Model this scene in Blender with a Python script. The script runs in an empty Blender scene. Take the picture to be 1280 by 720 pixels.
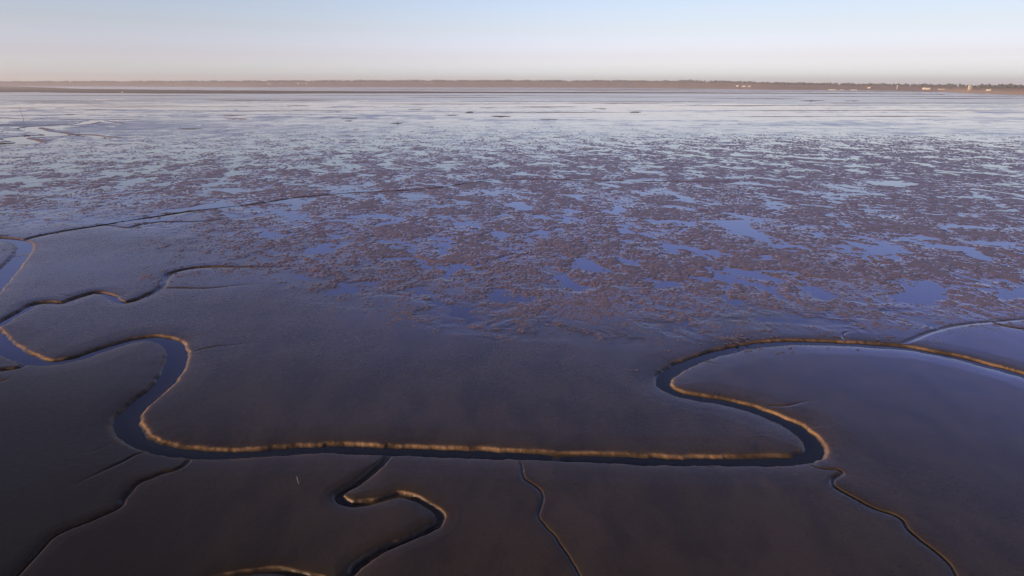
import bpy, math, random
import numpy as np
from mathutils import Vector, Matrix

random.seed(7)
sc = bpy.context.scene
COL = sc.collection

# ------------------------------------------------------------------ camera
CAM_H = 40.0
F = 853.0                      # focal length in photo pixels (1280 wide)
PITCH = math.radians(16.75)
ROLL = math.radians(0.13)
cam_d = bpy.data.cameras.new('camera')
cam_d.sensor_width = 36.0
cam_d.lens = 36.0 * F / 1280.0
cam_d.clip_start = 0.5
cam_d.clip_end = 60000.0
cam = bpy.data.objects.new('camera', cam_d)
COL.objects.link(cam)
R = Matrix.Rotation(math.pi / 2 - PITCH, 4, 'X') @ Matrix.Rotation(ROLL, 4, 'Z')
cam.matrix_world = Matrix.Translation((0, 0, CAM_H)) @ R
sc.camera = cam
RN = np.array(R.to_3x3())

def ray(u, v):
    d = RN @ np.array([(u - 640.0) / F, (360.0 - v) / F, -1.0])
    return d

def ground(u, v, z=0.0):
    """point of the ground plane seen at photo pixel (u, v)"""
    d = ray(u, v)
    t = (z - CAM_H) / d[2]
    return np.array([d[0] * t, d[1] * t])

def photo_uv(x, y, z=0.0):
    """inverse of ground(): a world position in survey coordinates"""
    P = np.stack([x, y, np.full_like(x, z - CAM_H)], 0)
    q = RN.T @ P
    w = np.where(-q[2] > 1e-3, -q[2], np.nan)
    return 640.0 + F * q[0] / w, 360.0 - F * q[1] / w

# ------------------------------------------------------------------ noise
class Noise:
    def __init__(self, seed):
        rs = np.random.RandomState(seed)
        self.p = np.tile(rs.permutation(256), 2).astype(np.int32)
        a = rs.rand(256) * 2 * np.pi
        self.gx, self.gy = np.cos(a).astype(np.float32), np.sin(a).astype(np.float32)
    def __call__(self, x, y):
        xi = np.floor(x).astype(np.int32); yi = np.floor(y).astype(np.int32)
        fx = (x - xi).astype(np.float32); fy = (y - yi).astype(np.float32)
        xi &= 255; yi &= 255
        x1 = (xi + 1) & 255; y1 = (yi + 1) & 255
        p = self.p
        def g(ix, iy, dx, dy):
            h = p[p[ix] + iy]
            return self.gx[h] * dx + self.gy[h] * dy
        u = fx * fx * fx * (fx * (fx * 6 - 15) + 10)
        w = fy * fy * fy * (fy * (fy * 6 - 15) + 10)
        a = g(xi, yi, fx, fy); b = g(x1, yi, fx - 1, fy)
        c = g(xi, y1, fx, fy - 1); d = g(x1, y1, fx - 1, fy - 1)
        a = a + u * (b - a); c = c + u * (d - c)
        return (a + w * (c - a)) * 1.5

NZ = [Noise(100 + i) for i in range(12)]

def fbm(x, y, scale, octaves, k=0, gain=0.5, lac=2.03):
    out = 0; amp = 1.0; f = 1.0 / scale; tot = 0
    for o in range(octaves):
        out = out + amp * NZ[(k + o) % 12](x * f + 17.3 * o, y * f - 9.1 * o)
        tot += amp * amp; amp *= gain; f *= lac
    return out / math.sqrt(tot)

def sstep(a, b, x):
    t = np.clip((x - a) / (b - a), 0, 1)
    return t * t * (3 - 2 * t)

# ------------------------------------------------------------------ materials
class Nodes:
    def __init__(self, name):
        self.m = bpy.data.materials.new(name)
        self.m.use_nodes = True
        self.t = self.m.node_tree
        self.bsdf = self.t.nodes['Principled BSDF']
        self.out = self.t.nodes['Material Output']
    def n(self, kind, **kw):
        nd = self.t.nodes.new(kind)
        for k, v in kw.items():
            setattr(nd, k, v)
        return nd
    def l(self, a, b):
        self.t.links.new(a, b)
    def attr(self, name):
        nd = self.n('ShaderNodeAttribute'); nd.attribute_name = name
        return nd.outputs['Fac']
    def noise(self, scale, detail=4, rough=0.55, vec=None, mapping=None):
        nd = self.n('ShaderNodeTexNoise')
        nd.inputs['Scale'].default_value = scale
        nd.inputs['Detail'].default_value = detail
        nd.inputs['Roughness'].default_value = rough
        if vec is None:
            vec = self.pos()
        if mapping:
            mp = self.n('ShaderNodeMapping')
            mp.inputs['Rotation'].default_value = (0, 0, mapping[0])
            mp.inputs['Scale'].default_value = mapping[1]
            self.l(vec, mp.inputs['Vector']); vec = mp.outputs[0]
        self.l(vec, nd.inputs['Vector'])
        return nd.outputs['Fac']
    def pos(self):
        if not hasattr(self, '_pos'):
            self._pos = self.n('ShaderNodeTexCoord').outputs['Object']
        return self._pos
    def mapr(self, x, a, b, c, d):
        nd = self.n('ShaderNodeMapRange')
        nd.inputs[1].default_value, nd.inputs[2].default_value = a, b
        nd.inputs[3].default_value, nd.inputs[4].default_value = c, d
        self.l(x, nd.inputs[0])
        return nd.outputs[0]
    def mix(self, f, a, b):
        nd = self.n('ShaderNodeMix', data_type='RGBA')
        if isinstance(f, float): nd.inputs[0].default_value = f
        else: self.l(f, nd.inputs[0])
        for s, v in ((6, a), (7, b)):
            if isinstance(v, tuple): nd.inputs[s].default_value = (*v, 1)
            else: self.l(v, nd.inputs[s])
        return nd.outputs[2]
    def math(self, op, a, b):
        nd = self.n('ShaderNodeMath', operation=op)
        for i, v in enumerate((a, b)):
            if isinstance(v, (int, float)): nd.inputs[i].default_value = v
            else: self.l(v, nd.inputs[i])
        return nd.outputs[0]
    def bump(self, h, strength, dist, normal=None):
        nd = self.n('ShaderNodeBump')
        nd.inputs['Strength'].default_value = strength
        nd.inputs['Distance'].default_value = dist
        self.l(h, nd.inputs['Height'])
        if normal is not None: self.l(normal, nd.inputs['Normal'])
        return nd.outputs[0]
    def set(self, **kw):
        names = dict(color='Base Color', rough='Roughness', ior='IOR', normal='Normal', spec='Specular IOR Level', metal='Metallic')
        for k, v in kw.items():
            s = self.bsdf.inputs[names[k]]
            if isinstance(v, tuple): s.default_value = (*v, 1)
            elif isinstance(v, (int, float)): s.default_value = v
            else: self.l(v, s)
        return self.m

def mat_plain(name, color, rough=0.8, var=0.25, scale=0.3):
    N = Nodes(name)
    f = N.noise(scale, 4)
    c2 = tuple(min(1, c * (1 + var)) for c in color); c1 = tuple(c * (1 - var) for c in color)
    return N.set(color=N.mix(f, c1, c2), rough=rough)

def mat_mud():
    N = Nodes('wet_mud')
    bank = N.attr('bank'); film = N.attr('film'); grit = N.attr('grit'); tone = N.attr('tone')
    n1 = N.noise(0.05, 5, 0.6)
    n2 = N.noise(1.3, 5, 0.65)
    n3 = N.noise(9.0, 3, 0.6)
    base = N.mix(N.mapr(n1, .3, .7, 0, 1), (0.035, 0.0250, 0.0155), (0.058, 0.0425, 0.027))
    base = N.mix(N.mapr(n2, .5, .78, 0, .6), base, (0.028, 0.0195, 0.0145))
    base = N.mix(N.mapr(n3, .42, .72, 0, .75), base, (0.072, 0.054, 0.036))
    n4 = N.noise(0.22, 4, .6, mapping=(.6, (1, .45, 1)))
    base = N.mix(N.mapr(n4, .44, .60, 0, .7), base, (0.026, 0.0180, 0.0135))
    base = N.mix(tone, base, (0.016, 0.0140, 0.0105))
    base = N.mix(grit, base, (0.20, 0.132, 0.124))
    sunlit_silt = N.mix(n2, (0.14, 0.085, 0.046), (0.34, 0.22, 0.125))  # pale orange of low sun on the bank crests, put into the colour
    col = N.mix(bank, base, sunlit_silt)
    # glossy where a film of water is left, duller where it has drained
    r_dry = N.mapr(n2, .3, .7, .28, .40)
    def mixf(f, a, b):
        r = N.n('ShaderNodeMix', data_type='FLOAT'); N.l(f, r.inputs[0])
        for i, v in ((2, a), (3, b)):
            if isinstance(v, float): r.inputs[i].default_value = v
            else: N.l(v, r.inputs[i])
        return r.outputs[0]
    rg = mixf(bank, mixf(film, r_dry, .05), .55)
    h = N.math('ADD', N.math('MULTIPLY', n2, 0.05), N.math('MULTIPLY', n3, 0.045))
    bp = N.n('ShaderNodeBump'); bp.inputs['Distance'].default_value = 1.0
    N.l(mixf(film, .5, .0), bp.inputs['Strength']); N.l(h, bp.inputs['Height'])
    return N.set(color=col, rough=rg, ior=mixf(film, mixf(tone, 1.33, 1.18), 1.66), normal=bp.outputs[0])

def mat_water(name, color, ripple):
    N = Nodes(name)
    n = N.noise(1.6, 3, .5)
    return N.set(color=color, rough=0.03, ior=1.333, normal=N.bump(n, ripple, 0.02))

def mat_grass():
    N = Nodes('seagrass')
    n1 = N.noise(0.045, 4, .6); n2 = N.noise(1.1, 5, .7); n3 = N.noise(0.35, 3, .6)
    c = N.mix(N.mapr(n1, .35, .65, 0, 1), (0.136, 0.092, 0.083), (0.180, 0.110, 0.099))
    c = N.mix(N.mapr(n3, .4, .7, 0, .8), c, (0.055, 0.041, 0.032))
    c = N.mix(N.mapr(n2, .4, .75, 0, .8), c, (0.23, 0.158, 0.142))
    return N.set(color=c, rough=.45, spec=.45, normal=N.bump(n2, .45, .15))

def mat_land():
    N = Nodes('far_land')
    b = N.attr('beach')
    n = N.noise(0.012, 5, .6); n2 = N.noise(0.004, 3, .5)
    c = N.mix(N.mapr(n, .4, .62, 0, 1), (0.22, 0.14, 0.11), (0.13, 0.09, 0.07))
    c = N.mix(N.mapr(n2, .42, .6, 0, .7), c, (0.19, 0.12, 0.095))
    c = N.mix(b, c, (0.50, 0.38, 0.25))
    return N.set(color=c, rough=.9, spec=.1)

def mat_marsh():
    N = Nodes('marsh_grass')
    n = N.noise(0.02, 5, .65, mapping=(0, (1, .3, 1)))
    c = N.mix(N.mapr(n, .35, .65, 0, 1), (0.10, 0.060, 0.045), (0.055, 0.040, 0.034))
    return N.set(color=c, rough=.9, spec=.1)

def mat_bar():
    N = Nodes('drained_mud')
    n = N.noise(0.08, 4, .6)
    return N.set(color=N.mix(n, (0.09, 0.055, 0.045), (0.17, 0.105, 0.08)), rough=.7, spec=.25)

M_MUD = mat_mud()
M_CREEK = mat_water('creek_water', (0.008, 0.012, 0.022), 0.10)
M_EST = mat_water('estuary_water', (0.020, 0.022, 0.030), 0.04)
M_EST.node_tree.nodes['Principled BSDF'].inputs['Roughness'].default_value = .15
M_POOL = mat_water('pool_water', (0.020, 0.022, 0.030), 0.02)
M_POOL.node_tree.nodes['Principled BSDF'].inputs['IOR'].default_value = 1.46
M_GRASS = mat_grass(); M_LAND = mat_land(); M_MARSH = mat_marsh(); M_BAR = mat_bar()
M_WOOD = mat_plain('weathered_wood', (0.20, 0.165, 0.13), .8, .3, 6)
M_DARKWOOD = mat_plain('tarred_wood', (0.05, 0.04, 0.035), .7, .3, 4)
M_TREE = mat_plain('winter_foliage', (0.024, 0.027, 0.022), .9, .4, .02)
M_WHITE = mat_plain('white_render', (0.46, 0.44, 0.40), .8, .04, .2)
M_CREAM = mat_plain('cream_render', (0.44, 0.39, 0.31), .8, .05, .2)
M_ROOF = mat_plain('tiled_roof', (0.26, 0.11, 0.07), .8, .25, .5)
M_SLATE = mat_plain('slate_roof', (0.10, 0.10, 0.11), .7, .2, .5)
M_GLASS = mat_plain('window_glass', (0.03, 0.035, 0.045), .15, .1, 1)
M_TIMBER = mat_plain('dark_timber', (0.09, 0.06, 0.045), .8, .2, 1)

# ------------------------------------------------------------------ mesh helpers
def mesh_np(name, verts, faces, mat, attrs=None):
    """faces: (n,k) int array"""
    me = bpy.data.meshes.new(name)
    nv, nf, k = len(verts), len(faces), faces.shape[1]
    me.vertices.add(nv); me.vertices.foreach_set('co', np.ascontiguousarray(verts, np.float32).ravel())
    me.loops.add(nf * k); me.loops.foreach_set('vertex_index', np.ascontiguousarray(faces, np.int32).ravel())
    me.polygons.add(nf); me.polygons.foreach_set('loop_start', np.arange(0, nf * k, k, dtype=np.int32))
    me.polygons.foreach_set('use_smooth', np.ones(nf, bool))
    me.materials.append(mat)
    for an, a in (attrs or {}).items():
        at = me.attributes.new(an, 'FLOAT', 'POINT')
        at.data.foreach_set('value', np.ascontiguousarray(a, np.float32))
    me.update(calc_edges=True)
    o = bpy.data.objects.new(name, me)
    COL.objects.link(o)
    return o

def mesh_py(name, verts, faces, mat, parent=None, smooth=False):
    me = bpy.data.meshes.new(name)
    me.from_pydata([tuple(map(float, v)) for v in verts], [], faces)
    me.materials.append(mat)
    if smooth:
        for p in me.polygons: p.use_smooth = True
    me.update()
    o = bpy.data.objects.new(name, me)
    COL.objects.link(o)
    if parent: o.parent = parent
    return o

def setting(o, kind='structure', label=None, cat=None):
    o['kind'] = kind
    o['label'] = label; o['category'] = cat
    return o

def tag(o, label, cat, group=None):
    o['label'] = label; o['category'] = cat
    if group: o['group'] = group
    return o

# ------------------------------------------------------------------ the creeks
WL = -0.38          # low-tide water level in the creeks
# every creek: surveyed centre line, half width of the bed, bank widths left / right of the course, depth of cut
creeks = [
 dict(n='main', p=[(-70,372),(-34,392),(-12,420),(8,437),(30,449),(60,455.5),(95,450.5),(130,438.5),(165,428),(192,424.5),(212,430),(221,442),
        (217,461),(206,480),(184,499),(165,516),(159,533),(168,549),(190,560),(230,568),(280,570.5),(340,567.5),(400,563.5),
        (480,565.5),(560,568.5),(640,571.5),(720,574.5),(800,577.3),(880,579),(950,579),(995,576.5),(1017,568),(1014,552),(995,536),
        (962,521),(930,510),(900,503.5),(870,499),(846,493.5),(832,485.5),(829,477),(838,467),(862,455),(892,444.5),(925,436.5),(960,431.5),(1000,430),
        (1050,431.5),(1090,434),(1125,436.5),(1160,442),(1200,450),(1240,460.5),(1290,475),(1350,500),(1440,525),(1560,540),(1700,585),(1900,600)],
      b=[(0,1.6),(.13,1.35),(.15,1.1),(.168,.8),(.205,.75),(.228,1.25),(.25,1.3),(.285,1.1),(.312,1.3),(.335,.95),(.37,.68),(.54,.62),(.572,.85),(.588,.95),(.605,.7),(.64,.65),(.66,.85),(.70,.8),(.76,.75),(1,.8)],
      wl=2.3, wr=2.0, d=1.15, rough=1.0),
 dict(n='upper_left', p=[(-40,297.5),(0,300),(18,302),(30,306.5),(31,314),(24,324),(12,337),(0,351),(-14,366),(-30,385)], b=[(0,1.3),(1,1.7)], wl=2.6, wr=2.6, d=1.2, rough=.6),
 dict(n='second', p=[(-18,414),(0,407.5),(14,398),(30,390),(45,382),(60,380),(78,380.5),(100,373),(118,368),(136,370.5),(147,377),(156,380.5),(170,377),(190,368.5),
        (203,360),(207,351),(214,343.5),(235,338),(262,335.5),(320,336.3),(390,336)], b=[(0,.7),(.3,.5),(.6,.45),(.8,.35),(1,.05)], wl=1.5, wr=1.5, d=.9, taper=(.7,1.0), sunlit_silt=0.8, rough=1.0),
 dict(n='second_side', p=[(204,361),(225,361),(260,361.5),(300,358),(340,356)], b=[(0,.25),(1,.05)], wl=1.2, wr=1.2, d=.3, taper=(.2,1.0), sunlit_silt=0.5, rough=.8),
 dict(n='long_gully', p=[(30,301),(38,298),(75,290.5),(112,284.3),(160,276.5),(200,270.3),(225,266.4),(275,260.4),(320,255.4),(370,247.9),(445,241.2),(495,239.2),(545,235.3),
        (595,228),(625,225),(660,224.5),(720,225.5),(790,226.8),(890,227.5),(960,225),(1040,223.5)], b=[(0,.5),(.5,.35),(.8,.3),(1,.1)], wl=1.5, wr=1.5, d=.75, taper=(.62,1.0), sunlit_silt=0.1, rough=1.2),
 dict(n='long_gully_side', p=[(128,282.5),(140,283),(160,285.3),(168,283.5),(180,280.3),(200,278),(250,277.5),(300,272.5),(340,271)], b=[(0,.5),(1,.15)], wl=1.7, wr=1.7, d=.55, taper=(.5,1.0), sunlit_silt=0.3, rough=1.2),
 dict(n='left_branch', p=[(240,569),(237,576),(231,583),(222,587.5),(205,592.5),(190,598.5),(177,603),(165,612.5),(155,625),(149,635.5),(130,645.5),(100,657.5),(70,671),(48,691),(25,718),(8,738),(-8,765),(-20,810),(-60,870)],
      b=[(0,.25),(.5,.10),(1,.08)], wl=.6, wr=.7, d=.5, sunlit_silt=0.9, rough=1.3),
 dict(n='bend_gully', p=[(166,545),(156,547.5),(140,555.5),(115,566.5),(95,568.5)], b=[(0,.15),(1,.05)], wl=.7, wr=.7, d=.2, taper=(.3,1.0), sunlit_silt=0.2, rough=1.0),
 dict(n='bend_gully_two', p=[(189,561),(182,566),(172,569),(150,581),(115,598),(90,611)], b=[(0,.18),(1,.05)], wl=.8, wr=.8, d=.24, taper=(.15,1.0), sunlit_silt=0.3, rough=1.2),
 dict(n='middle_branch', p=[(491,566),(487,572),(478,582.5),(462,596.5),(445,608),(430,616),(424,622),(427,629),(440,633.5),(465,631.5),(485,625.5),(502,622.5),(517,626.5),(532,635),(546,643.5),
        (550,651.5),(546,660),(533,668.5),(510,678),(480,691),(455,706),(440,719),(420,742),(405,775),(420,820),(380,880)], b=[(0,.35),(.3,.42),(.5,.3),(.75,.4),(1,.4)], wl=.75, wr=.75, d=.85, sunlit_silt=0.85, rough=1.5),
 dict(n='low_branch', p=[(262,726),(290,720.5),(310,716),(345,715.5),(372,719.5),(400,725),(424,733)], b=[(0,.25),(1,.3)], wl=.7, wr=.7, d=.7, sunlit_silt=0.8, rough=1.3),
 dict(n='thin_gully', p=[(647,570),(649,577),(653,590),(655,600),(665,607.5),(674,614.5),(677.5,625),(674,637),(672,646),(680,658),(695,674),(705,691),(720,712.5),(735,740)],
      b=[(0,.14),(.4,.1),(1,.04)], wl=.55, wr=.55, d=.30, taper=(.35,2.0), sunlit_silt=0.25, rough=1.3),
 dict(n='right_gully', p=[(1008,576),(1012,582.5),(1028,587),(1047,588.3),(1053,592.5),(1042,600),(1040.5,607),(1050,614.5),(1070,625.3),(1095,638.3),(1115,644.5),(1127,651),(1135,663),
        (1150,677),(1170,693),(1185,707),(1195,725),(1203,745),(1225,790),(1230,840)], b=[(0,.15),(.4,.08),(1,.05)], wl=.6, wr=.7, d=.36, taper=(.5,2.2), sunlit_silt=0.5, rough=.8),
 dict(n='east_gully', p=[(1108,435),(1122,432.3),(1137,427),(1160,417.5),(1185,410.5),(1210,406.5),(1280,400.5),(1350,393)], b=[(0,.25),(1,.2)], wl=1.5, wr=1.5, d=.24, taper=(.5,2.5), sunlit_silt=0.15, rough=.8),
 dict(n='east_gully_side', p=[(1242,404),(1252,408),(1280,413),(1320,419)], b=[(0,.15),(1,.05)], wl=1, wr=1, d=.35, rough=.8),
 dict(n='notch_gully', p=[(1064,433),(1059,427),(1053,420),(1058,416.5),(1068,415)], b=[(0,.2),(1,.05)], wl=.6, wr=.6, d=.5, taper=(.4,1.0), rough=1),
 dict(n='bend_east_gully', p=[(232,444),(243,440.5),(257,436.5),(282,433.5),(325,430.5)], b=[(0,.12),(1,.03)], wl=.8, wr=.8, d=.25, taper=(.2,1.0), sunlit_silt=0.3, rough=1),
 dict(n='inner_gully', p=[(955,514),(962,509),(985,508.5),(1000,505),(1015,503)], b=[(0,.12),(1,.03)], wl=.8, wr=.8, d=.25, taper=(.4,1.0), sunlit_silt=0.5, rough=1),
 dict(n='slump_gully', p=[(1016,560),(1026,566),(1036,570.5),(1044,570)], b=[(0,.3),(1,.05)], wl=.8, wr=.8, d=.7, taper=(.4,1.0), rough=2.2),
 dict(n='island_gully', p=[(34,452),(24,460),(6,463),(-20,468)], b=[(0,.35),(1,.3)], wl=.9, wr=.9, d=.85, rough=1.4),
 dict(n='edge_gully', p=[(-30,474),(-6,478),(4,477.5),(12,474)], b=[(0,.3),(1,.05)], wl=.9, wr=.9, d=.6, taper=(.5,1.0), rough=1.4),
 dict(n='far_meander', p=[(160,149.3),(130,149.8),(114,151),(107,153.2),(97,155),(70,156.8),(45,158.2),(33,160),(37,162.3),(52,165.6),(66,168.2),(62,169.6),(40,169.9),(20,171.4),
        (14,173.2),(22,175.8),(31,177.8),(26,179.2),(0,180.2),(-40,181)], b=[(0,1),(.08,3.2),(1,3.2)], wl=8.5, wr=2.6, d=1.05, sunlit_silt=1.5, rough=.5),
 dict(n='far_gully', p=[(71,169),(85,168.8),(110,169.3),(128,171.5),(160,173)], b=[(0,1.2),(1,.4)], wl=4, wr=4, d=1.2, taper=(.6,1.0), rough=.6),
 dict(n='far_gully_two', p=[(-30,146.8),(0,147.7),(27,148.7),(60,149),(95,149.3),(118,150.3),(150,154),(190,154.5)], b=[(0,1.0),(1,.5)], wl=4, wr=4, d=1.2, taper=(.7,1.0), rough=.6),
]

def spline(pts, step, z0=None):
    P = np.array(pts) if z0 is None else np.array([ground(u, v, z0) for u, v in pts])
    P = np.vstack([2 * P[0] - P[1], P, 2 * P[-1] - P[-2]])
    out = []
    for i in range(1, len(P) - 2):
        p0, p1, p2, p3 = P[i - 1:i + 3]
        n = max(2, int(np.linalg.norm(p2 - p1) / step))
        # centripetal Catmull-Rom
        t0 = 0; t1 = t0 + np.linalg.norm(p1 - p0) ** .5; t2 = t1 + np.linalg.norm(p2 - p1) ** .5; t3 = t2 + np.linalg.norm(p3 - p2) ** .5
        t = np.linspace(t1, t2, n, endpoint=False)[:, None]
        A1 = (t1 - t) / (t1 - t0) * p0 + (t - t0) / (t1 - t0) * p1
        A2 = (t2 - t) / (t2 - t1) * p1 + (t - t1) / (t2 - t1) * p2
        A3 = (t3 - t) / (t3 - t2) * p2 + (t - t2) / (t3 - t2) * p3
        B1 = (t2 - t) / (t2 - t0) * A1 + (t - t0) / (t2 - t0) * A2
        B2 = (t3 - t) / (t3 - t1) * A2 + (t - t1) / (t3 - t1) * A3
        out.append((t2 - t) / (t2 - t1) * B1 + (t - t1) / (t2 - t1) * B2)
    return np.vstack(out + [P[-2][None]])

# short rills that spill over the edge of the big creeks
rsr = np.random.RandomState(11)
for nm, cnt in (('main', 30), ('second', 6)):
    c0 = [c for c in creeks if c['n'] == nm][0]
    Pm = spline(c0['p'], .5, -.42)
    tg = np.gradient(Pm, axis=0); tg /= np.linalg.norm(tg, axis=1)[:, None]
    for q_ in range(cnt):
        i = rsr.randint(6, len(Pm) - 6); side = rsr.choice([-1, 1])
        n_ = np.array([-tg[i, 1], tg[i, 0]]) * side
        L_ = rsr.uniform(1.2, 3.2) * (2.0 if rsr.rand() < .2 else 1)
        a0 = rsr.uniform(-.6, .6); pt = Pm[i] + n_ * .5; w_ = [pt]
        for k_ in range(4):
            a0 += rsr.uniform(-.35, .35)
            pt = pt + (n_ * math.cos(a0) + tg[i] * math.sin(a0)) * L_ / 4; w_.append(pt)
        creeks.append(dict(n='rill', world=w_, b=[(0, .06), (1, .01)], wl=.55, wr=.55, d=rsr.uniform(.25, .5), taper=(.1, 1.0), rough=.6, sunlit_silt=.4))

# ------------------------------------------------------------------ ground grid: one polar sheet, dense in the surveyed sector
th_d = np.radians(np.arange(-50, 50.001, 0.074))
th_c1 = np.radians(np.arange(-180, -50.5, 1.5)); th_c2 = np.radians(np.arange(51, 179.9, 1.5))
TH = np.concatenate([th_c1, th_d, th_c2])            # azimuth from +Y towards +X
RR = [0.5, 8, 16, 24, 30, 34, 38]
r = 38.0
while r < 15000:
    r += (0.0017 * r if r < 420 else (0.0040 * r if r < 1500 else (.012 * r if r < 5200 else .08 * r))) if r > 42 else .3
    RR.append(r)
RR = np.array(RR)
nr, nt = len(RR), len(TH)
X = (RR[:, None] * np.sin(TH)[None, :]); Y = (RR[:, None] * np.cos(TH)[None, :])
SHAPE = (nr, nt)

U, V = photo_uv(X.ravel(), Y.ravel())
U = np.nan_to_num(U, nan=640.0).reshape(SHAPE); V = np.nan_to_num(V, nan=1500.0).reshape(SHAPE)
# behind the camera the survey has no coordinates: treat as near mud
V = np.where(Y < 5, 1500.0, V); U = np.where(Y < 5, 640.0, U)

# carve
zc = np.zeros(SHAPE, np.float32)          # cut of the creeks
bank = np.zeros(SHAPE, np.float32)
inch = np.zeros(SHAPE, bool)              # within a creek
near_ch = np.full(SHAPE, 1e3, np.float32)
for ci, c in enumerate(creeks):
    P = spline(c['world'], .2) if 'world' in c else spline(c['p'], .3 if c['n'][:3] != 'far' else 1.5, -.42 if c['n'] in ('main', 'upper_left', 'second', 'middle_branch') else -.15)
    seg = np.linalg.norm(np.diff(P, axis=0), axis=1)
    S = np.concatenate([[0], np.cumsum(seg)]); L = S[-1]
    # small natural irregularity of the course
    tg = np.gradient(P, axis=0); tg /= np.linalg.norm(tg, axis=1)[:, None]
    nn = np.stack([-tg[:, 1], tg[:, 0]], 1)
    wob = (NZ[2](S / 2.3, S * 0 + 3.3 * ci) * .10 + NZ[3](S / .9, S * 0 + 1.7 * ci) * .05) * (1 if c['n'][:3] != 'far' else 2)
    P = P + nn * wob[:, None] * c['rough']
    # stretches of fresh cut bank alternate with low slumped ones
    bx, bv = zip(*c['b'])
    Bh = np.interp(S / L, bx, bv)
    # the banks: width and depth vary along the course
    wl = c['wl'] * (1 + .22 * NZ[4](S / 9., S * 0 + ci)); wr = c['wr'] * (1 + .22 * NZ[5](S / 9., S * 0 + ci))
    D = c['d'] * (1 + .42 * NZ[0](S / 17., S * 0 + 2.7 * ci) + .18 * NZ[3](S / 5.5, S * 0 + 1.1 * ci))
    if 'taper' in c:
        a, b_ = c['taper']
        D = D * np.clip(1 - (S / L - a) / (b_ - a), 0.0, 1) if b_ > a else D
    if c['n'][:3] != 'far':
        wl, wr, D = wl * .28, wr * .28, D * .33
    wmax = max(c['wl'], c['wr']) * (.95 if c['n'][:3] != 'far' else 1.25)
    RAD = max(bv) + wmax * 2.6
    dm = np.full(SHAPE, 1e9, np.float32); sm = np.zeros(SHAPE, np.float32); sg = np.zeros(SHAPE, np.float32)
    for i in range(len(P) - 1):
        a = P[i]; e = P[i + 1] - a; le = e @ e
        if le < 1e-12: continue
        m = a + e / 2
        rm = math.hypot(*m); am = math.atan2(m[0], m[1])
        i0, i1 = np.searchsorted(RR, [rm - RAD, rm + RAD]); da = min(math.pi, RAD / max(rm, 1) * 1.1)
        j0, j1 = np.searchsorted(TH, [am - da, am + da])
        if i1 <= i0 or j1 <= j0: continue
        sl = (slice(i0, i1), slice(j0, j1))
        dx = X[sl] - a[0]; dy = Y[sl] - a[1]
        t = np.clip((dx * e[0] + dy * e[1]) / le, 0, 1)
        qx = dx - t * e[0]; qy = dy - t * e[1]
        d = np.sqrt(qx * qx + qy * qy)
        better = d < dm[sl]
        dm[sl] = np.where(better, d, dm[sl])
        sm[sl] = np.where(better, S[i] + t * seg[i], sm[sl])
        sg[sl] = np.where(better, np.sign(e[0] * dy - e[1] * dx), sg[sl])
    k = np.nonzero(dm < RAD)
    d = dm[k]; s = sm[k]; g = sg[k]
    b = np.interp(s, S, Bh); w = np.where(g > 0, np.interp(s, S, wl), np.interp(s, S, wr)); dd = np.interp(s, S, D)
    ro = c['rough']
    if c['n'][:3] != 'far':      # ragged edge: bites, slips and little headlands
        e_ = NZ[1](s / 1.9, g * 5.5 + ci) * .12 + NZ[4](s / .8, g * 9.5 + ci) * .08 + np.clip(NZ[6](s / 4.7, g * 3.3 + ci), 0, 1) * .30
        d = np.maximum(d + e_ * ro * np.clip(dd / .4, .15, 1) * np.clip(b / .5, .25, 1), 0)
    # runnels down the banks and crumbling edges
    sc1 = 1.0 if c['n'][:3] != 'far' else 6.0
    amt = .5 + .9 * np.clip(NZ[6](s / 13. / sc1, s * 0 + 5.1 * ci) * 1.6, 0, 1)
    run = (NZ[7](s / 1.3 / sc1, g * 7 + ci + d * .3) * .07 + NZ[8](s / .6 / sc1, g * 3 + ci + d * .9) * .05) * amt * ro
    run += (fbm(X[k], Y[k], .6 * sc1, 3, 8, .7) * .10 + NZ[1](X[k] / (2.2 * sc1), Y[k] / (2.2 * sc1)) * .10) * ro
    # short notches where rills spill over the edge
    nt_s = np.clip(np.abs(NZ[11](s / 2.1 / sc1, s * 0 + g * 3 + ci)) * 7, 0, 1)
    run -= (1 - nt_s) * .25 * ro * np.clip(amt - .6, 0, 1)
    t = (d - b) / w
    tt = np.clip(t + run * sstep(-.1, .25, t), 0, 1)
    cut = -dd * (1 - tt) ** 1.15
    m_out = np.clip(d - b, 0, None) / wmax                        # distance out from the bed
    sh = -(.62 if sc1 == 1 else .3) * dd * np.exp(-m_out / .75) * (1 - sstep(1.5, 2.3, m_out))   # rounded shoulder
    z = cut + sh
    zc[k] = np.minimum(zc[k], z)
    # sunlight on the crest is painted in; the foot keeps the dark mud colour
    bk = sstep(.30 if sc1 == 1 else .02, .80 if sc1 == 1 else .3, tt) * np.exp(-np.clip(t - 1.0, 0, None) / .28) * np.clip(dd / .4, .3, 1) * (1 - sstep(1.5, 2.3, m_out))
    bk *= np.clip(.58 + .75 * NZ[10](s / 3.1 / sc1, s * 0 + ci) + .70 * NZ[2](s / 11. / sc1, g * 2 + ci) + .5 * fbm(X[k], Y[k], .8 * sc1, 3, 6, .8), 0.08, 1.0) * c.get('sunlit_silt', 1.0)
    bk = np.clip(bk, 0, 1)
    bank[k] = np.maximum(bank[k], bk)
    inch[k] |= (t < .85)
    near_ch[k] = np.minimum(near_ch[k], np.clip(t, 0, None))

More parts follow.
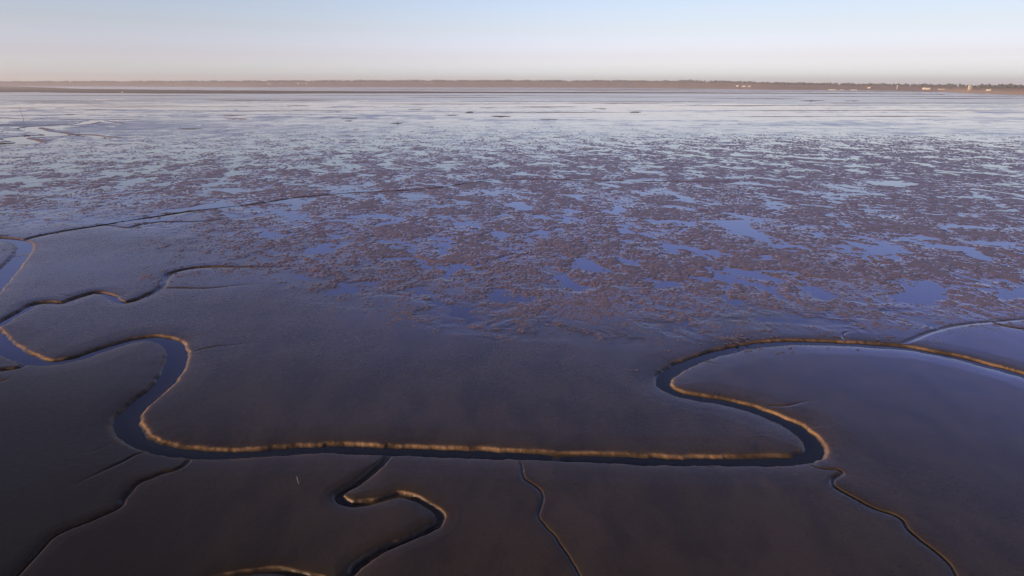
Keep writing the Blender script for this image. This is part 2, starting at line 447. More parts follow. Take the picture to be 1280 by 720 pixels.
# zones: share of seagrass and of standing water, surveyed from the photograph on a coarse table
us = np.array([-200, 0, 160, 320, 480, 640, 800, 960, 1120, 1280, 1480.])
def table(rows):
    vs = np.array([r_[0] for r_ in rows], float)
    T = np.array([[r_[1][0]] + list(r_[1]) + [r_[1][-1]] for r_ in rows], float)
    u = np.clip(U, us[0], us[-1]); v = np.clip(V, vs[0], vs[-1])
    iu = np.clip(np.searchsorted(us, u) - 1, 0, len(us) - 2); iv = np.clip(np.searchsorted(vs, v) - 1, 0, len(vs) - 2)
    fu = (u - us[iu]) / (us[iu + 1] - us[iu]); fv = (v - vs[iv]) / (vs[iv + 1] - vs[iv])
    return (T[iv, iu] * (1 - fu) + T[iv, iu + 1] * fu) * (1 - fv) + (T[iv + 1, iu] * (1 - fu) + T[iv + 1, iu + 1] * fu) * fv
Z9 = [0] * 9
COVER = .95 * table([
 (100, [.02] * 9), (120, [.02] * 9), (150, [.02, .02, .02, .02, .02, .01, .01, .01, .01]),
 (166, [.03, .04, .05, .06, .07, .06, .03, .02, .02]),
 (178, [.08, .10, .14, .18, .22, .30, .45, .50, .35]),
 (190, [.12, .18, .22, .32, .36, .55, .64, .66, .62]), (205, [.25, .30, .40, .50, .55, .64, .68, .66, .62]),
 (220, [.38, .45, .54, .58, .62, .64, .66, .68, .66]), (242, [.35, .42, .55, .58, .56, .54, .58, .62, .66]),
 (265, [.18, .12, .25, .42, .54, .56, .62, .66, .70]), (290, [.02, .0, .26, .48, .54, .58, .62, .66, .66]),
 (320, [0, 0, .30, .46, .54, .62, .66, .66, .66]), (350, [0, 0, .05, .34, .48, .62, .62, .66, .66]),
 (378, [0, 0, 0, .12, .26, .38, .34, .44, .50]), (400, [0, 0, 0, .04, .11, .20, .16, .20, .20]),
 (420, [0, 0, 0, .01, .04, .07, .05, .01, .0]), (445, [0, 0, 0, 0, .02, .02, 0, 0, 0]), (470, Z9)])
POOLF = .98 * table([
 (100, [1.3] * 9), (119, [1.2] * 9), (126, [.7, .7, .7, .7, .7, .8, .95, .95, .95]), (133, [.40] * 9), (150, [.26] * 9), (168, [.24] * 9),
 (180, [.30, .28, .26, .26, .24, .24, .22, .24, .26]), (200, [.32, .28, .24, .22, .20, .20, .19, .18, .20]),
 (230, [.24, .22, .17, .15, .13, .16, .16, .14, .15]), (260, [.22, .20, .20, .17, .15, .20, .18, .15, .15]),
 (290, [.0, .0, .14, .16, .15, .19, .20, .17, .17]), (320, [0, 0, .05, .15, .16, .19, .19, .19, .17]),
 (350, [0, 0, .0, .13, .14, .17, .15, .18, .14]), (378, [0, 0, 0, .06, .12, .14, .12, .12, .08]),
 (400, [0, 0, 0, .02, .08, .10, .10, .10, .02]), (420, [0, 0, 0, 0, .03, .05, .0, .0, 0]), (440, Z9)])
FILM = table([
 (100, [1] * 9), (122, [1] * 9), (134, [.85] * 9), (150, [.38, .5, .68, .75, .78, .78, .78, .78, .78]), (166, [.36, .48, .60, .68, .7, .72, .72, .72, .72]), (190, [.72] * 9), (260, [.6, .6, .6, .55, .55, .55, .55, .55, .6]), (300, [.34, .30, .42, .5, .5, .55, .55, .6, .6]), (360, [.30, .28, .3, .4, .5, .5, .5, .6, .7]),
 (430, [.12, .15, .2, .3, .35, .4, .5, .75, .85]), (490, [.02, .05, .08, .15, .2, .22, .4, .75, .85]), (540, [.0, .0, .03, .08, .1, .15, .25, .5, .65]), (600, [0, 0, 0, .02, .05, .08, .15, .3, .4]), (720, [0, 0, 0, 0, 0, 0, .05, .12, .18])])
TONE = table([(330, Z9), (430, [.4, .3, .1] + [0] * 6), (520, [1, .8, .3] + [0] * 6), (720, [1, .9, .5, .1] + [0] * 5)])      # darker, less glossy mud on the left
FILM = np.clip(FILM * (1 + .45 * fbm(X, Y, 26., 4, 3, .6)), 0, 1)
streak = fbm(X * .22, Y, 120., 5, 8, .65)                      # long drained and wet bands out on the far flats
FILM = np.clip(FILM + np.clip(streak * .55, -.45, .2) * sstep(450, 900, np.hypot(X, Y)), 0, 1)

def cdf(z):
    return 1.0 / (1.0 + np.exp(-1.702 * z))

dist = np.hypot(X, Y)
# drainage pattern: pools and hummocks, slightly drawn out along the fall of the flat
ang = math.radians(17)
ca, sa = math.cos(ang), math.sin(ang)
def flow(stretch):
    return (X * ca + Y * sa), (-X * sa + Y * ca) / stretch
xa, ya = flow(1.45)
warp1 = fbm(X, Y, 16., 2, 1) * 4.; warp2 = fbm(X + 91, Y - 37, 16., 2, 4) * 4.
h_mid = fbm(xa + warp1, ya + warp2, 12.5, 5, 0, .62)
rn = np.abs(fbm(xa + warp1 + 300, ya + warp2 - 120, 19., 3, 7, .55))      # winding runnels that link the pools
h_far = fbm((X + warp1 * 3) * .55, (Y + warp2 * 3) * .8, 55., 6, 6, .72)
farw = sstep(500, 800, dist)
win = (V > 180) & (V < 420) & (U > 0) & (U < 1280)
def norm(a): return (a - a[win].mean()) / a[win].std()
clump = norm(fbm(X, Y, 3.2, 4, 9, .8))
h = norm(.75 * norm(h_mid) + .62 * norm(rn) + .17 * clump) * (1 - farw) + h_far / .42 * farw
P = cdf(h)                                   # percentile of the relief, 0 hollow .. 1 hummock
clump = norm(fbm(X, Y, 3.2, 4, 9, .8))
tuft = norm(fbm(X, Y, .8, 2, 4, .8))
fade = 1 - sstep(500, 900, dist)
gf = norm(.40 * norm(fbm(xa + warp1, ya + warp2, 14., 3, 2, .55)) + .25 * h + .58 * clump + .60 * tuft * fade)
Pg = cdf(gf)                                 # the seagrass is broken into tufts
dry_ch = sstep(.9, 2.0, near_ch)             # creeks drain what lies beside them
sW = P - POOLF * dry_ch
z_mud = np.clip(.16 * sW, -.07, .10)
undul = fbm(X, Y, 9., 3, 3, .5) * .010 + fbm(X, Y, 34., 2, 5, .5) * .03
nearz = 1 - sstep(.0, .05, POOLF)
z_mud = z_mud * (1 - nearz) + nearz * .08
z = z_mud + (undul * nearz) + zc
water_pool = (sW < .05) & (POOLF > .004) & ~inch
# seagrass hummocks, lying flatter towards the near edge
low = 1 - .6 * sstep(330, 410, V)
gcov = np.where(sW > .03, Pg, 0) - (1 - COVER * dry_ch)
z_gr = z_mud + np.clip(gcov, -.05, .12) * .36 * low + np.where(gcov > -.02, (clump * .012 + tuft * .013 * fade) * low, 0)
grit = sstep(-.5, .0, gcov) * sstep(0.02, .45, COVER)

# quads
idx = np.arange(nr * nt).reshape(SHAPE)
q = np.stack([idx[:-1, :-1], idx[:-1, 1:], idx[1:, 1:], idx[1:, :-1]], -1)
wrap = np.stack([idx[:-1, -1], idx[:-1, 0], idx[1:, 0], idx[1:, -1]], -1)[:, None]
q_all = np.concatenate([q, wrap], 1).reshape(-1, 4)[:, ::-1]
VX = np.stack([X.ravel(), Y.ravel(), z.ravel()], 1)
mud = mesh_np('mudflat', VX, q_all, M_MUD, dict(bank=bank.ravel(), film=FILM.ravel(), tone=TONE.ravel(), grit=grit.ravel()))
setting(mud, label='wide bare brown mudflat cut by winding tidal creeks', cat='mudflat')

def sheet(name, mask, zz, mat):
    """the part of the grid where mask holds, as a sheet of its own at height zz"""
    mk = mask.ravel()
    f = q_all[mk[q_all].any(1)]
    used = np.unique(f)
    re = np.full(nr * nt, -1, np.int64); re[used] = np.arange(len(used))
    vv = np.stack([X.ravel()[used], Y.ravel()[used], (zz.ravel()[used] if isinstance(zz, np.ndarray) else np.full(len(used), zz))], 1)
    return mesh_np(name, vv, re[f], mat)

o = sheet('creek_water', inch & (z < WL + .03), WL, M_CREEK)
setting(o, label='dark blue low water winding through the mud creeks', cat='creek water')
o = sheet('estuary_water', water_pool & (dist > 1500), 0.012, M_EST)
setting(o, label='pale ruffled open water of the estuary before the far shore', cat='estuary')
o = sheet('pool_water', water_pool & (dist <= 1500), 0.0, M_POOL)
setting(o, label='shallow standing water left in hollows of the flat', cat='tidal pools')
o = sheet('seagrass', (gcov > -.01) & (COVER > .004) & ~inch, z_gr, M_GRASS)
setting(o, 'stuff', 'brown low seagrass covering the flat between the pools', 'seagrass')
print('grid', nr, nt, nr * nt)

# ------------------------------------------------------------------ far flats: low bars of drained mud
def bar(name, u0, u1, v0, v1, height, mat, seed, label, cat):
    """a long low mound between two surveyed pixel rows"""
    rs = np.random.RandomState(seed)
    if not callable(v0):
        m_ = (v0 + v1) / 2; v0, v1 = m_ - (v1 - v0) * .5, m_ + (v1 - v0) * .5
    nu, nv = 60, 7
    A = np.linspace(0, 1, nu)
    env = np.clip(np.sin(np.pi * A), 0, 1) ** .55
    jit = np.convolve(rs.rand(nu + 8), np.ones(9) / 9, 'valid') - .5
    vs, at = [], []
    for i, a in enumerate(A):
        u = u0 + (u1 - u0) * a
        vm = (v0(a) + v1(a)) / 2 if callable(v0) else (v0 + v1) / 2
        hw = ((v1(a) - v0(a)) / 2 if callable(v0) else (v1 - v0) / 2) * env[i] * (1 + 2.2 * jit[i])
        for j in range(nv):
            b_ = j / (nv - 1) * 2 - 1
            g = ground(u, vm + b_ * max(hw, .01) + jit[i] * .9 * (v1 - v0 if not callable(v0) else 1))
            hgt = height * (1 - b_ * b_) ** .6 * env[i] * (1 + .5 * (rs.rand() - .5))
            vs.append((g[0], g[1], hgt - .06))
    fs = [(i * nv + j, (i + 1) * nv + j, (i + 1) * nv + j + 1, i * nv + j + 1) for i in range(nu - 1) for j in range(nv - 1)]
    ob = mesh_py(name, vs, fs, mat, smooth=True)
    return setting(ob, label=label, cat=cat)

bars = [(104,136,137.0,137.8),(80,95,142.6,143.6),(-5,52,134.6,135.5),(68,82,134.6,135.3),(508,532,136.0,137.0),(356,388,131.8,132.8),(598,622,134.4,135.4),
        (640,722,133.2,134.3),(425,448,147.8,149.0),(488,505,153.4,155.0),(430,442,150.6,151.6),(555,575,143.4,144.6),(582,592,139.2,141.6),(612,640,144.8,146.6),(672,700,149,150.2),
        (786,802,139.5,141),(1000,1032,125.3,126.6),(1055,1075,125.6,126.6),(740,760,135.5,136.5),(268,310,143.5,144.6),(280,312,148.0,149.2),(220,255,160.5,161.8),
        (20,140,128.2,128.9),(250,420,125.3,126.1),(860,1010,123.0,123.9),(500,640,121.2,122.1),(90,240,131.2,131.9),(1100,1290,122.6,123.5),(700,860,128.6,129.4),(1040,1200,145.2,146),(900,1060,145.5,146.3)]
bars += [(0,300,119.2,119.9),(330,820,118.9,119.5),(620,1010,121.0,121.6),(960,1285,120.2,120.9),(150,520,123.6,124.2),(-20,210,125.8,126.5),(560,930,126.4,127.0),(1000,1285,128.4,129.2),(30,330,133.3,133.9),(420,700,129.6,130.2),(820,1120,131.8,132.5),(200,470,138.4,139.0),(560,800,140.2,140.8),(880,1285,137.6,138.3)]
bars += [(300,900,111.0,111.9),(380,1000,112.4,113.1),(700,1250,114.3,114.9)]
for i, (a, b, c, d) in enumerate(bars):
    bar('mud_bar', a, b, c, d, .35, M_BAR, 40 + i, 'long low bar of drained brown mud on the far flat', 'mud bar')

mt = [(-150,106.8,116.6),(0,107.4,115.7),(40,108.4,115.6),(100,110.8,116.3),(200,112,117),(320,112.9,117.3),(420,113.6,117),(500,114,116.8),(640,114.6,116.6),(800,115.2,116.7),(960,116,116.9),(1180,117.6,118.2)]
mu, m0, m1 = map(np.array, zip(*mt))
def marsh():
    nu, nv = 500, 9
    uu = np.linspace(-150, 1180, nu)
    rs = np.random.RandomState(5)
    j0 = fbm(uu, uu * 0, 60, 4, 2) * .35; j1 = fbm(uu, uu * 0 + 9, 45, 4, 5) * .28
    vs = []
    for i, u in enumerate(uu):
        a = np.interp(u, mu, m0) + j0[i] * .8; b = max(np.interp(u, mu, m1) + j1[i] * .7, a + .15)
        for j in range(nv):
            w_ = j / (nv - 1)
            g = ground(u, a + (b - a) * w_)
            e = (1 - (2 * w_ - 1) ** 4)
            vs.append((g[0], g[1], -.1 + .7 * e * (1 + .4 * (rs.rand() - .5))))
    fs = [(i * nv + j, i * nv + j + 1, (i + 1) * nv + j + 1, (i + 1) * nv + j) for i in range(nu - 1) for j in range(nv - 1)]
    return mesh_py('salt_marsh', vs, fs, M_MARSH, smooth=True)
setting(marsh(), label='low dark brown salt marsh bank lying across the far water', cat='salt marsh')

# ------------------------------------------------------------------ the far shore
sh_u = np.array([0, 200, 320, 640, 800, 900, 960, 1100, 1180, 1210, 1280.])
sh_v = np.array([107.6, 107.9, 108.6, 109.1, 109.8, 110.9, 112.0, 113.2, 114.8, 116.3, 118.8])
tp_v = np.array([101.3, 100.9, 100.4, 99.8, 100.4, 100.9, 102.3, 104.2, 105.0, 105.1, 105.3])
AZ_K = np.array([math.atan2(*ground(u, v)) for u, v in zip(sh_u, sh_v)])
R_K = np.array([np.linalg.norm(ground(u, v)) for u, v in zip(sh_u, sh_v)])
def top_height(u, v, rr):
    d = ray(u, v); return CAM_H + d[2] / math.hypot(d[0], d[1]) * rr
H_K = np.array([top_height(u, v, r_ + 520) for u, v, r_ in zip(sh_u, tp_v, R_K)])
TREE = 15.0
def shore_r(az): return np.interp(az, AZ_K, R_K)
def top_h(az): return np.interp(az, AZ_K, H_K)
pd = np.array([-40, 0, 25, 60, 150, 300, 420, 520, 800, 1500, 2600.])
pf = np.array([-.04, 0.01, .05, .10, .24, .55, .85, 1.0, 1.04, .95, .6])
def land_z(az, dd):
    return np.interp(dd, pd, pf) * (top_h(az) - TREE) + (2.0 * NZ[1](az * 900 + 3, az * 0 + dd / 120.) * np.clip(dd / 200, 0, 1))
azs = np.radians(np.arange(-80, 80, .12))
vs, bch = [], []
for a in azs:
    for dd in pd:
        rr = shore_r(a) + dd + (12 * NZ[3](np.array(a * 260), np.array(.5)) if dd < 100 else 0)
        vs.append((rr * math.sin(a), rr * math.cos(a), float(land_z(np.array(a), dd))))
        sandy = float(sstep(math.radians(29), math.radians(33), np.array(a)))
        bch.append((1.0 if dd <= 25 else .6 if dd <= 60 else 0.0) * (.25 + .75 * sandy) if dd < 100 else (.9 * sandy if dd < 200 else .3 * sandy if dd < 310 else 0.0))
k = len(pd)
fs = np.array([(i * k + j, i * k + j + 1, (i + 1) * k + j + 1, (i + 1) * k + j) for i in range(len(azs) - 1) for j in range(k - 1)])
o = mesh_np('far_hills', np.array(vs), fs[:, ::-1], M_LAND, dict(beach=np.array(bch)))
setting(o, label='low reddish brown land with a sandy edge along the horizon', cat='hills')

# woodland: thousands of crowns along the ridge and in belts before it
import bmesh
bm = bmesh.new(); bmesh.ops.create_icosphere(bm, subdivisions=2, radius=1.0)
ico_v = np.array([v.co[:] for v in bm.verts]); bm.faces.ensure_lookup_table(); bm.verts.ensure_lookup_table()
ico_f = np.array([[v.index for v in f.verts] for f in bm.faces]); bm.free()
rs = np.random.RandomState(3)
tv, tf = [], []; n0 = 0
def crown(az, dd, hgt, wid):
    global n0
    rr = shore_r(az) + dd
    zb = float(land_z(np.array(az), dd))
    vv = ico_v * (1 + .35 * (rs.rand(len(ico_v), 1) - .5)) * [wid, wid, hgt * .5]
    tv.append(vv + [rr * math.sin(az), rr * math.cos(az), zb + hgt * .46]); tf.append(ico_f + n0); n0 += len(ico_v)
az = math.radians(-62)
while az < math.radians(62):
    rr = shore_r(az)
    stp = 9.0 / rr
    dens = float(NZ[5](np.array(az * 55.), np.array(2.2)))
    u_ = 640 + F * math.tan(az)
    for dd in (470, 520, 570):
        if rs.rand() < .80 + .3 * dens:
            crown(az + rs.randn() * stp * .4, dd + rs.randn() * 14, (14 + 4.5 * dens + 3.5 * float(NZ[8](np.array(az * 210.), np.array(4.4))) + rs.randn() * 2) * (1.28 if 840 < u_ < 885 else 1), 5 + rs.rand() * 3)
    if rs.rand() < .02 + .5 * dens:
        crown(az + rs.randn() * stp, 250 + 110 * rs.rand(), 6 + rs.rand() * 5, 4 + rs.rand() * 4)
    if rs.rand() < -.12 + .5 * float(NZ[6](np.array(az * 80.), np.array(7.2))):
        crown(az + rs.randn() * stp, 90 + 80 * rs.rand(), 4 + rs.rand() * 4, 4 + rs.rand() * 4)
    az += stp
o = mesh_np('far_woodland', np.vstack(tv), np.vstack(tf), M_TREE)
setting(o, 'stuff', 'dark bare woodland along the crest of the far shore', 'woodland')

# ------------------------------------------------------------------ buildings on the far shore
def box(x0, x1, y0, y1, z0, z1):
    v = [(x, y, z_) for z_ in (z0, z1) for x, y in ((x0, y0), (x1, y0), (x1, y1), (x0, y1))]
    return v, [(3, 2, 1, 0), (4, 5, 6, 7), (0, 1, 5, 4), (1, 2, 6, 5), (2, 3, 7, 6), (3, 0, 4, 7)]
def boxes(name, lst, mat, parent):
    V_, F_ = [], []
    for b_ in lst:
        v, f = box(*b_); n = len(V_)
        V_ += v; F_ += [tuple(i + n for i in q_) for q_ in f]
    return mesh_py(name, V_, F_, mat, parent)
def place_on_shore(name, u, dd, label, cat, group, turn=0.0):
    d = ray(u, 106.0); a = math.atan2(d[0], d[1])
    rr = float(shore_r(a)) + dd
    e = bpy.data.objects.new(name, None); COL.objects.link(e)
    e.location = (rr * math.sin(a), rr * math.cos(a), float(land_z(np.array(a), dd)) - .3)
    e.rotation_euler = (0, 0, -a + turn)
    e.empty_display_size = 3
    return tag(e, label, cat, group)
def house(u, dd, w, dp, hw, hr, wall, roof, label, turn=0., group='houses on the far shore'):
    w, hw, hr = w * 1.15, hw * 1.25, hr * .9
    t = place_on_shore('house', u, dd, label, 'house', group, turn)
    boxes('wall', [(-w/2, w/2, -dp/2, dp/2, -1.5, hw)], wall, t)
    ov = .5
    v = [(-w/2-ov, -dp/2-ov, hw), (w/2+ov, -dp/2-ov, hw), (w/2+ov, dp/2+ov, hw), (-w/2-ov, dp/2+ov, hw), (-w/2-ov, 0, hw+hr), (w/2+ov, 0, hw+hr)]
    rf = mesh_py('roof', [(a, b, c + .02) for a, b, c in v], [(0, 1, 5, 4), (2, 3, 4, 5), (0, 4, 3), (1, 2, 5), (3, 2, 1, 0)], roof, t)
    boxes('chimney', [(w*.28, w*.28+.9, -.45, .45, hw + hr * .5, hw + hr + 1.2)], wall, rf)
    nw = max(2, int(w // 4))
    for i in range(nw):
        x = -w/2 + (i + .5) * w / nw
        boxes('window', [(x - .6, x + .6, -dp/2 - .06, -dp/2 + .1, hw * .45, hw * .45 + 1.5)], M_GLASS, t)
    boxes('door', [(-.5 + w/2/nw*0 + w*.02, .5 + w*.02, -dp/2 - .08, -dp/2 + .1, 0, 2.1)], M_TIMBER, t)
    return t

H = [(175,300,16,9,5,3.5,M_CREAM,M_SLATE,'lone cream house among trees near the left end of the far shore'),
 (220,230,14,9,4.5,3,M_CREAM,M_ROOF,'lone cream house low on the slope, second from the left end'),
 (309,330,15,9,7,3,M_WHITE,M_SLATE,'tall narrow white house standing just left of the left white row'),
 (336,300,18,10,6,3.5,M_WHITE,M_SLATE,'white slate roofed house at the left end of the left row'),
 (344,310,22,10,7,3,M_WHITE,M_SLATE,'widest white house, middle of the left row'),
 (350.5,300,15,9,6,3.5,M_WHITE,M_ROOF,'red roofed white house at the right end of the left row'),
 (373,320,16,9,6,3,M_WHITE,M_SLATE,'left house of the white trio right of the left row'),
 (378,330,17,9,7,3.5,M_WHITE,M_ROOF,'middle house of the white trio, roofed in red'),
 (383,320,14,9,6,3,M_WHITE,M_SLATE,'right house of the white trio, narrow with slate roof'),
 (454,330,14,9,5,3,M_CREAM,M_SLATE,'lone cream house on the slope left of the middle'),
 (540,360,14,9,5,3,M_CREAM,M_ROOF,'lone red roofed cream house just left of the middle'),
 (922,230,15,9,6,3,M_WHITE,M_SLATE,'left house of the white cluster right of the dark wood'),
 (930,210,24,10,6,3,M_WHITE,M_SLATE,'long white house in the middle of the cluster right of the dark wood'),
 (937,222,17,9,7,3,M_WHITE,M_ROOF,'right house of the cluster right of the dark wood, red roof'),
 (1087,230,14,9,5,3,M_CREAM,M_ROOF,'lone cream house right of the white shore sheds'),
 (1156,220,15,9,7,3.5,M_WHITE,M_SLATE,'tall white house left of the pair near the thin tower'),
 (1161,205,18,9,6,3,M_WHITE,M_ROOF,'wide red roofed white house right of the pair near the thin tower'),
 (1178,215,26,9,4.5,2.5,M_CREAM,M_SLATE,'long low cream house between the pair and the tall block'),
 (1237,240,16,9,5,3,M_CREAM,M_SLATE,'cream house standing alone right of the tall block')]
for i, (u, dd, w, dp, hw, hr, a, b, lab) in enumerate(H):
    house(u, dd, w, dp, hw, hr, a, b, lab, turn=random.uniform(-.4, .4))

def shed(u, dd, w, label):
    t = place_on_shore('shed', u, dd, label, 'shed', 'sheds at the water edge')
    boxes('wall', [(-w/2, w/2, -5, 5, 0, 3.6)], M_WHITE, t)
    mesh_py('roof', [(-w/2-.4,-5.4,3.62),(w/2+.4,-5.4,3.62),(w/2+.4,5.4,3.62),(-w/2-.4,5.4,3.62),(-w/2-.4,0,5.2),(w/2+.4,0,5.2)],
            [(0,1,5,4),(2,3,4,5),(0,4,3),(1,2,5),(3,2,1,0)], M_SLATE, t)
    boxes('door', [(-2, 2, -5.08, -4.9, 0, 2.9)], M_TIMBER, t)
shed(1041, 22, 44, 'longest white shed at the water edge, left one of the three')
shed(1053, 26, 18, 'small white shed at the water edge, middle one of the three')
shed(1068, 22, 34, 'white shed at the water edge, right one of the three')

# tall block of flats near the right end
t = place_on_shore('apartment_block', 1213, 260, 'tall cream block of flats rising above the trees near the right end', 'building', None, .55)
boxes('wall', [(-5.5, 5.5, -5.5, 5.5, -2, 21)], M_CREAM, t)
rf = boxes('roof', [(-5.8, 5.8, -5.8, 5.8, 21.003, 21.8)], M_SLATE, t)
boxes('plant_room', [(-2, 2, -2, 2, 21.803, 24)], M_CREAM, rf)
for fl in range(6):
    for cx in (-3.4, 0, 3.4):
        boxes('window', [(cx - .8, cx + .8, -5.56, -5.4, 1.2 + fl * 3.3, 2.7 + fl * 3.3)], M_GLASS, t)
        boxes('window', [(-5.56, -5.4, cx - .8, cx + .8, 1.2 + fl * 3.3, 2.7 + fl * 3.3)], M_GLASS, t)

def lathe(prof, n=20):
    v = [(r_ * math.cos(2*math.pi*i/n), r_ * math.sin(2*math.pi*i/n), z_) for r_, z_ in prof for i in range(n)]
    f = [(a*n+i, a*n+(i+1)%n, (a+1)*n+(i+1)%n, (a+1)*n+i) for a in range(len(prof)-1) for i in range(n)]
    f += [tuple(range(n))[::-1], tuple((len(prof)-1)*n + i for i in range(n))]
    return v, f
t = place_on_shore('water_tower', 1122, 200, 'thin white tower with a wider head on the far shore', 'tower', None)
mesh_py('shaft', *lathe([(2.6,-1),(2.0,4),(1.7,15)]), M_WHITE, t, True)
mesh_py('tank', *lathe([(1.7,15.0),(3.6,18),(3.6,21),(2.2,22)]), M_WHITE, t, True)

# small hut on the marsh
g = ground(153, 115.9)
t = bpy.data.objects.new('hut', None); COL.objects.link(t); t.location = (g[0], g[1], 1.0)
tag(t, 'tiny pale hut standing alone on the dark salt marsh', 'hut')
boxes('wall', [(-3, 3, -2, 2, -.3, 2.6)], M_WHITE, t)
mesh_py('roof', [(-3.3,-2.3,2.62),(3.3,-2.3,2.62),(3.3,2.3,2.62),(-3.3,2.3,2.62),(-3.3,0,4),(3.3,0,4)], [(0,1,5,4),(2,3,4,5),(0,4,3),(1,2,5),(3,2,1,0)], M_SLATE, t)

# ------------------------------------------------------------------ poles
def pole(name, foot, top, r0, r1, mat, label, cat, knots, seed):
    """a tapered, slightly crooked pole from the mud up"""
    rs = np.random.RandomState(seed)
    foot, top = Vector(foot), Vector(top)
    n = 10; V_, F_ = [], []
    ax = (top - foot).normalized(); s1 = ax.orthogonal().normalized(); s2 = ax.cross(s1)
    for a in range(knots + 1):
        w_ = a / knots
        c = foot.lerp(top, w_) + (s1 * rs.uniform(-1, 1) + s2 * rs.uniform(-1, 1)) * r0 * .5 * math.sin(math.pi * w_)
        rad = (r0 + (r1 - r0) * w_) * rs.uniform(.9, 1.12)
        V_ += [tuple(c + (s1 * math.cos(2*math.pi*i/n) + s2 * math.sin(2*math.pi*i/n)) * rad - foot) for i in range(n)]
    F_ = [(a*n+i, a*n+(i+1)%n, (a+1)*n+(i+1)%n, (a+1)*n+i) for a in range(knots) for i in range(n)]
    F_ += [tuple(range(n))[::-1], tuple(knots*n + i for i in range(n))]
    o = mesh_py(name, V_, F_, mat, None, True)
    o.location = foot
    return tag(o, label, cat)
g = ground(374.3, 605)
pole('stake', (g[0], g[1], -.3), (g[0] - .22, g[1] + .05, .86), .042, .03, M_WOOD, 'short pale wooden stake leaning in the bare mud before the creek', 'stake', 7, 1)
g = ground(29.5, 148.6)
k_ = math.hypot(*g) / 853
pole('channel_marker_pole', (g[0], g[1], -1), (g[0] - 1.4 * k_ / .8, g[1], 12.0 * k_ ), .24, .10, M_DARKWOOD, 'tall thin dark marker pole beside the far winding creek', 'marker pole', 12, 2)

# ------------------------------------------------------------------ haze
def haze():
    v, f = box(-9000, 9000, -600, 9000, -3, 90)
    N = Nodes('haze_air')
    N.t.nodes.remove(N.bsdf)
    vol = N.n('ShaderNodeVolumePrincipled')
    vol.inputs['Color'].default_value = (.86, .90, 1.0, 1)
    vol.inputs['Density'].default_value = HAZE_DENSITY
    vol.inputs['Anisotropy'].default_value = 0.1
    N.l(vol.outputs[0], N.out.inputs['Volume'])
    o = mesh_py('haze', v, f, N.m)
    setting(o, 'stuff', 'thin pale haze over the far flats and shore', 'haze')
HAZE_DENSITY = 0.85e-4
haze()

# ------------------------------------------------------------------ light
SUN_EL = math.radians(8.5)
SUN_AZ = math.radians(-113)          # from +Y, clockwise: behind the camera on the left
Sd = Vector((math.sin(SUN_AZ) * math.cos(SUN_EL), math.cos(SUN_AZ) * math.cos(SUN_EL), math.sin(SUN_EL)))
ld = bpy.data.lights.new('sun', 'SUN'); ld.energy = 5.0; ld.angle = math.radians(.53); ld.color = (1.0, .70, .42)
lo = bpy.data.objects.new('sun', ld); COL.objects.link(lo)
lo.rotation_euler = (-Sd).to_track_quat('-Z', 'Y').to_euler()

w = bpy.data.worlds.new('World'); sc.world = w; w.use_nodes = True
nt_ = w.node_tree; bg = nt_.nodes['Background']; bg.inputs[1].default_value = .066
sky = nt_.nodes.new('ShaderNodeTexSky'); sky.sky_type = 'NISHITA'; sky.sun_disc = False
sky.sun_elevation = SUN_EL; sky.sun_rotation = SUN_AZ % (2 * math.pi)
# the evening air tints the sky with height: pink low down, deep blue above
tc = nt_.nodes.new('ShaderNodeTexCoord'); sx = nt_.nodes.new('ShaderNodeSeparateXYZ')
nt_.links.new(tc.outputs['Generated'], sx.inputs[0])
rp = nt_.nodes.new('ShaderNodeValToRGB')
SKY = [(-.02, (2.9, 3.8, 8.6)), (.012, (2.75, 3.55, 8.2)), (.035, (2.3, 2.5, 5.4)), (.07, (2.15, 2.16, 3.6)), (.11, (2.14, 2.10, 3.12)), (.18, (1.85, 1.78, 3.5)), (.27, (1.95, 1.74, 3.9)), (.42, (1.15, 1.0, 1.65)), (.6, (.52, .48, .62)), (.8, (.38, .36, .6)), (1., (.36, .36, .6))]
cr = rp.color_ramp
while len(cr.elements) < len(SKY): cr.elements.new(.5)
for e, (p_, c_) in zip(cr.elements, SKY):
    e.position = (p_ + .02) / 1.02; e.color = tuple(x / 8 for x in c_) + (1,)
mr = nt_.nodes.new('ShaderNodeMapRange'); mr.inputs[1].default_value = -.02; mr.inputs[2].default_value = 1
nt_.links.new(sx.outputs['Z'], mr.inputs[0]); nt_.links.new(mr.outputs[0], rp.inputs[0])
mx = nt_.nodes.new('ShaderNodeVectorMath'); mx.operation = 'MULTIPLY'
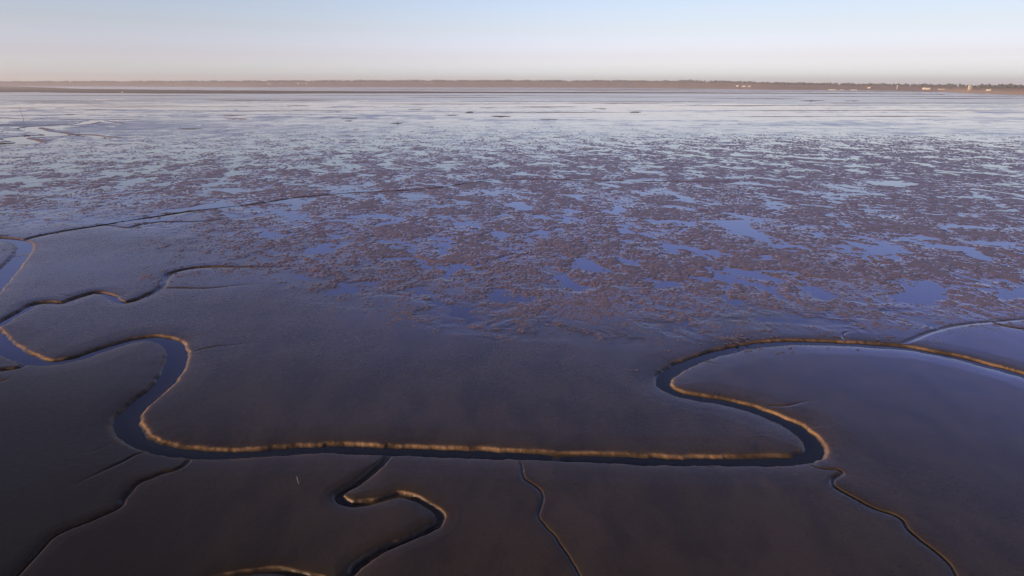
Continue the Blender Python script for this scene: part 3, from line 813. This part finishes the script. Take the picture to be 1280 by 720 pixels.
s8 = nt_.nodes.new('ShaderNodeVectorMath'); s8.operation = 'SCALE'; s8.inputs['Scale'].default_value = 8
nt_.links.new(rp.outputs[0], s8.inputs[0])
nt_.links.new(sky.outputs[0], mx.inputs[0]); nt_.links.new(s8.outputs[0], mx.inputs[1])
dp = nt_.nodes.new('ShaderNodeVectorMath'); dp.operation = 'DOT_PRODUCT'
dp.inputs[1].default_value = (-math.sin(SUN_AZ), -math.cos(SUN_AZ), 0)       # towards the antisolar side
nt_.links.new(tc.outputs['Generated'], dp.inputs[0])
m2 = nt_.nodes.new('ShaderNodeMapRange'); m2.inputs[1].default_value = -1; m2.inputs[2].default_value = 1
nt_.links.new(dp.outputs['Value'], m2.inputs[0])
r2 = nt_.nodes.new('ShaderNodeValToRGB'); c2 = r2.color_ramp; c2.interpolation = 'B_SPLINE'
AZR = [(-1, .75), (-.45, .72), (-.17, .80), (.12, .98), (.39, 1.08), (.62, .98), (.83, .80), (1, .72)]
while len(c2.elements) < len(AZR): c2.elements.new(.5)
for e, (p_, v_) in zip(c2.elements, AZR):
    e.position = (p_ + 1) / 2; e.color = (v_ / 2 * (1.02 if p_ > .6 else 1), v_ / 2, v_ / 2 * (1.0 if p_ < .6 else .96), 1)
nt_.links.new(m2.outputs[0], r2.inputs[0])
mx2 = nt_.nodes.new('ShaderNodeVectorMath'); mx2.operation = 'MULTIPLY'
s2_ = nt_.nodes.new('ShaderNodeVectorMath'); s2_.operation = 'SCALE'; s2_.inputs['Scale'].default_value = 2
nt_.links.new(r2.outputs[0], s2_.inputs[0])
nt_.links.new(mx.outputs[0], mx2.inputs[0]); nt_.links.new(s2_.outputs[0], mx2.inputs[1])
nt_.links.new(mx2.outputs[0], bg.inputs[0])

vsn = sc.view_settings
vsn.view_transform = 'Standard'; vsn.look = 'None'; vsn.gamma = 1; vsn.exposure = .6; vsn.use_curve_mapping = False
sc.cycles.max_bounces = 6; sc.cycles.volume_bounces = 0
sc.cycles.use_denoising = True
